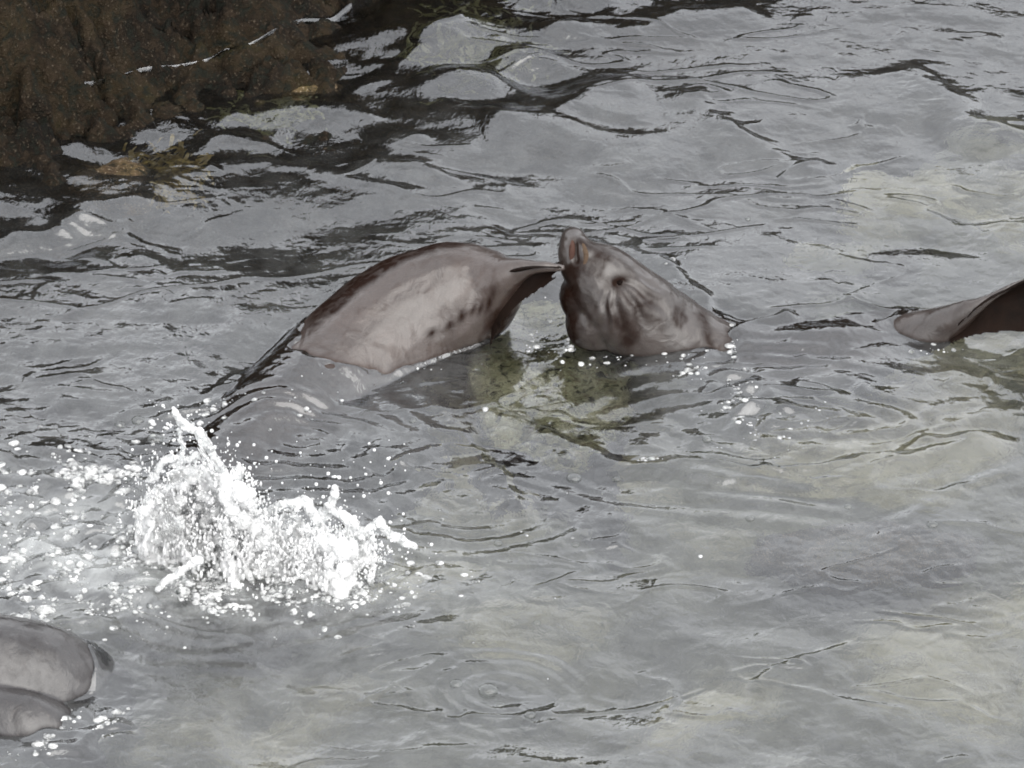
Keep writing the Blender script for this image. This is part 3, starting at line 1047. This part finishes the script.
for (zx, zy), (sx, sy), n in zones:
    for _ in range(n):
        a, b = zx + r.normal() * sx, zy + r.normal() * sy
        if noise3(a * 0.035, b * 0.07, 2.2) < -0.05:
            continue
        w = P(a, b)
        rr = (0.0014 + 0.0075 * r.rand() ** 3) * (1.7 if zx < 130 and r.rand() < 0.35 else 1)
        cs.append((w[0], w[1], water_z(w[0], w[1]) - rr * 0.15))
        rs.append(rr)
        sq.append((1 + 0.8 * r.rand(), 1 + 0.8 * r.rand(), 0.55 + 0.4 * r.rand()))
fo = mesh_obj("foam", *balls(cs, rs, 2, sq), M_FOAM)
tag(fo, "patches of white froth floating around the splash", "foam", kind='stuff')

# ------------------------------------------------------------------ bubbles
v, fc = ico(3)
dome_keep = v[:, 2] > -0.25
dv = v.copy()
dv[:, 2] = np.maximum(dv[:, 2], -0.25)
bub0 = None
for i, (a, b, rr, lab) in enumerate([
        (456, 685, .018, "small clear bubble left of the largest bubble low in the middle"), (488, 691, .027, "largest clear bubble, floating low in the middle of the water"),
        (500, 703, .012, "tiny bubble touching the lower right of the largest bubble"), (530, 715, .016, "small bubble right of and below the largest bubble"),
        (574, 478, .022, "clear bubble below the pale underwater rock"), (617, 480, .012, "tiny bubble right of the bubble below the pale rock"),
        (650, 462, .017, "bubble on the long dark wave line below the raised head"), (707, 441, .014, "small bubble beside the churned water right of the raised head"),
        (545, 508, .011, "tiny bubble left of and below the bubble under the pale rock"), (498, 545, .012, "small bubble right of the splash, level with its lowest jet"),
        (575, 545, .012, "small bubble alone in the middle of the calm lower water"), (537, 625, .011, "tiny bubble above the group of bubbles low in the middle"),
        (120, 424, .016, "dark rimmed bubble above and left of the tall splash jet"), (138, 420, .02, "larger of two touching bubbles above the left of the splash"),
        (155, 441, .026, "big dark bubble just left of the tall splash jet"), (413, 422, .012, "small bubble over the submerged back of the arched sea lion"),
        (748, 219, .010, "tiny bright bubble alone in the upper right water"), (750, 522, .013, "small bubble above the dark rock at the lower right"),
        (848, 508, .012, "small bubble between the wave line and the dark rock at right"), (932, 528, .016, "bubble floating nearest the right edge")]):
    w = P(a, b)
    if bub0 is None:
        bub0 = mesh_obj("bubble", dv, fc, M_BUB)
        o = bub0
    else:
        o = bub0.copy()
        COL.objects.link(o)
    o.location = (w[0], w[1], water_z(w[0], w[1]))
    o.scale = (rr, rr, rr * 0.55)
    tag(o, lab, "bubble", "bubbles floating on the water")


# ------------------------------------------------------------------ seaweed and rocks under water at the shore
def rock_z(x, y):
    z, _ = rock_height(np.array([[x]]), np.array([[y]]))
    return float(z[0, 0])


def weed(px, py, spread, n, mat, label, seed):
    r = np.random.RandomState(seed)
    w = P(px, py, -0.06)
    V, F = [], []
    for _ in range(n):
        bx, by = w[0] + r.normal() * spread, w[1] + r.normal() * spread * 1.4
        bz = min(max(rock_z(bx, by), -0.5), -0.075)
        an, L = r.rand() * 6.28, 0.03 + 0.06 * r.rand()
        wd = 0.004 + 0.006 * r.rand()
        k0 = len(V)
        for j in range(5):
            t = j / 4
            c = np.array((bx + math.cos(an) * L * t, by + math.sin(an) * L * t, bz + 0.035 * math.sin(t * 2.2) + 0.004))
            s = np.array((-math.sin(an), math.cos(an), 0.3 * math.sin(5 * t + an))) * wd * (1 - 0.6 * t)
            V += [c - s, c + s + (0, 0, 0.002)]
            if j:
                F.append((k0 + 2 * j - 2, k0 + 2 * j - 1, k0 + 2 * j + 1, k0 + 2 * j))
    o = empty("seaweed_clump", w)
    tag(o, label, "seaweed", "seaweed clumps on the submerged rock edge")
    fr_ = mesh_obj("fronds", V, F, mat)
    tag(fr_, kind='stuff')
    under(fr_, o)
    return o


weed(155, 182, 0.07, 420, M_WEED, "ochre seaweed clump under water below the rock shore", 1)
weed(270, 118, 0.08, 420, M_WEED2, "olive seaweed clump above the bright bow-shaped reflection", 2)
weed(470, 40, 0.10, 300, M_WEED2, "dark olive seaweed under water near the top edge", 4)


def stone(px, py, z, rx, ry, rz, mat, label, seed):
    v, fc = ico(4)
    w = P(px, py, z)
    k = 1 + 0.22 * fbm(v[:, 0] * 1.4 + seed, v[:, 1] * 1.4, v[:, 2] * 1.4, 4)
    o = mesh_obj("rock", v * k[:, None] * np.array((rx, ry, rz)), fc, mat)
    o.location = w
    tag(o, label, "rock", "rocks lying under the water")
    return o


stone(110, 205, -0.10, 0.16, 0.22, 0.10, M_ROCK2, "submerged olive rock below the rock shore beside the ochre seaweed", 1)
stone(300, 105, -0.12, 0.18, 0.2, 0.11, M_ROCK2, "submerged rock above the bright bow-shaped reflection", 5)
stone(552, 412, -0.24, 0.25, 0.48, 0.12, M_PALE, "pale yellowish algae-covered rock under water between the two sea lions", 3)
stone(866, 600, -0.30, 0.32, 0.14, 0.12, M_ROCK2, "long dark rock lying under smooth water at the lower right", 9)

bpy.context.view_layer.update()
pts_ = smooth_path(np.array([on_skin(shore, a_, b_)[0] for a_, b_ in ((84, 83), (104, 80), (126, 74), (150, 67), (176, 66), (205, 60), (226, 50), (250, 44), (275, 30), (300, 20), (330, 17), (350, 4))]), 70)
V, F = [], []
for i, q in enumerate(pts_):
    tg = pts_[min(i + 1, 69)] - pts_[max(i - 1, 0)]
    sd2 = np.array((-tg[1], tg[0], 0)) / (np.hypot(tg[0], tg[1]) + 1e-6)
    w_ = 0.0016 + 0.011 * max(0, noise3(i * 0.23, 0.3, 0.9)) ** 1.3 + 0.014 * math.exp(-((i - 62) / 5) ** 2)
    for k, (o_, z_) in enumerate(((-1.4, -0.012), (-1, 0.003), (0, 0.005), (1, 0.003), (1.4, -0.012))):
        V.append(q + sd2 * w_ * o_ + np.array((0, 0, z_)))
    if i:
        for k in range(4):
            F.append(((i - 1) * 5 + k, i * 5 + k, i * 5 + k + 1, (i - 1) * 5 + k + 1))
tk = mesh_obj("waterline_glint", V, F, M_WATER)  # added ribbon that reflects the sky as a highlight along the wet ledge
tag(tk, "thin water ribbon added for the bright waterline glint on the dark rock shore", "glint ribbon")
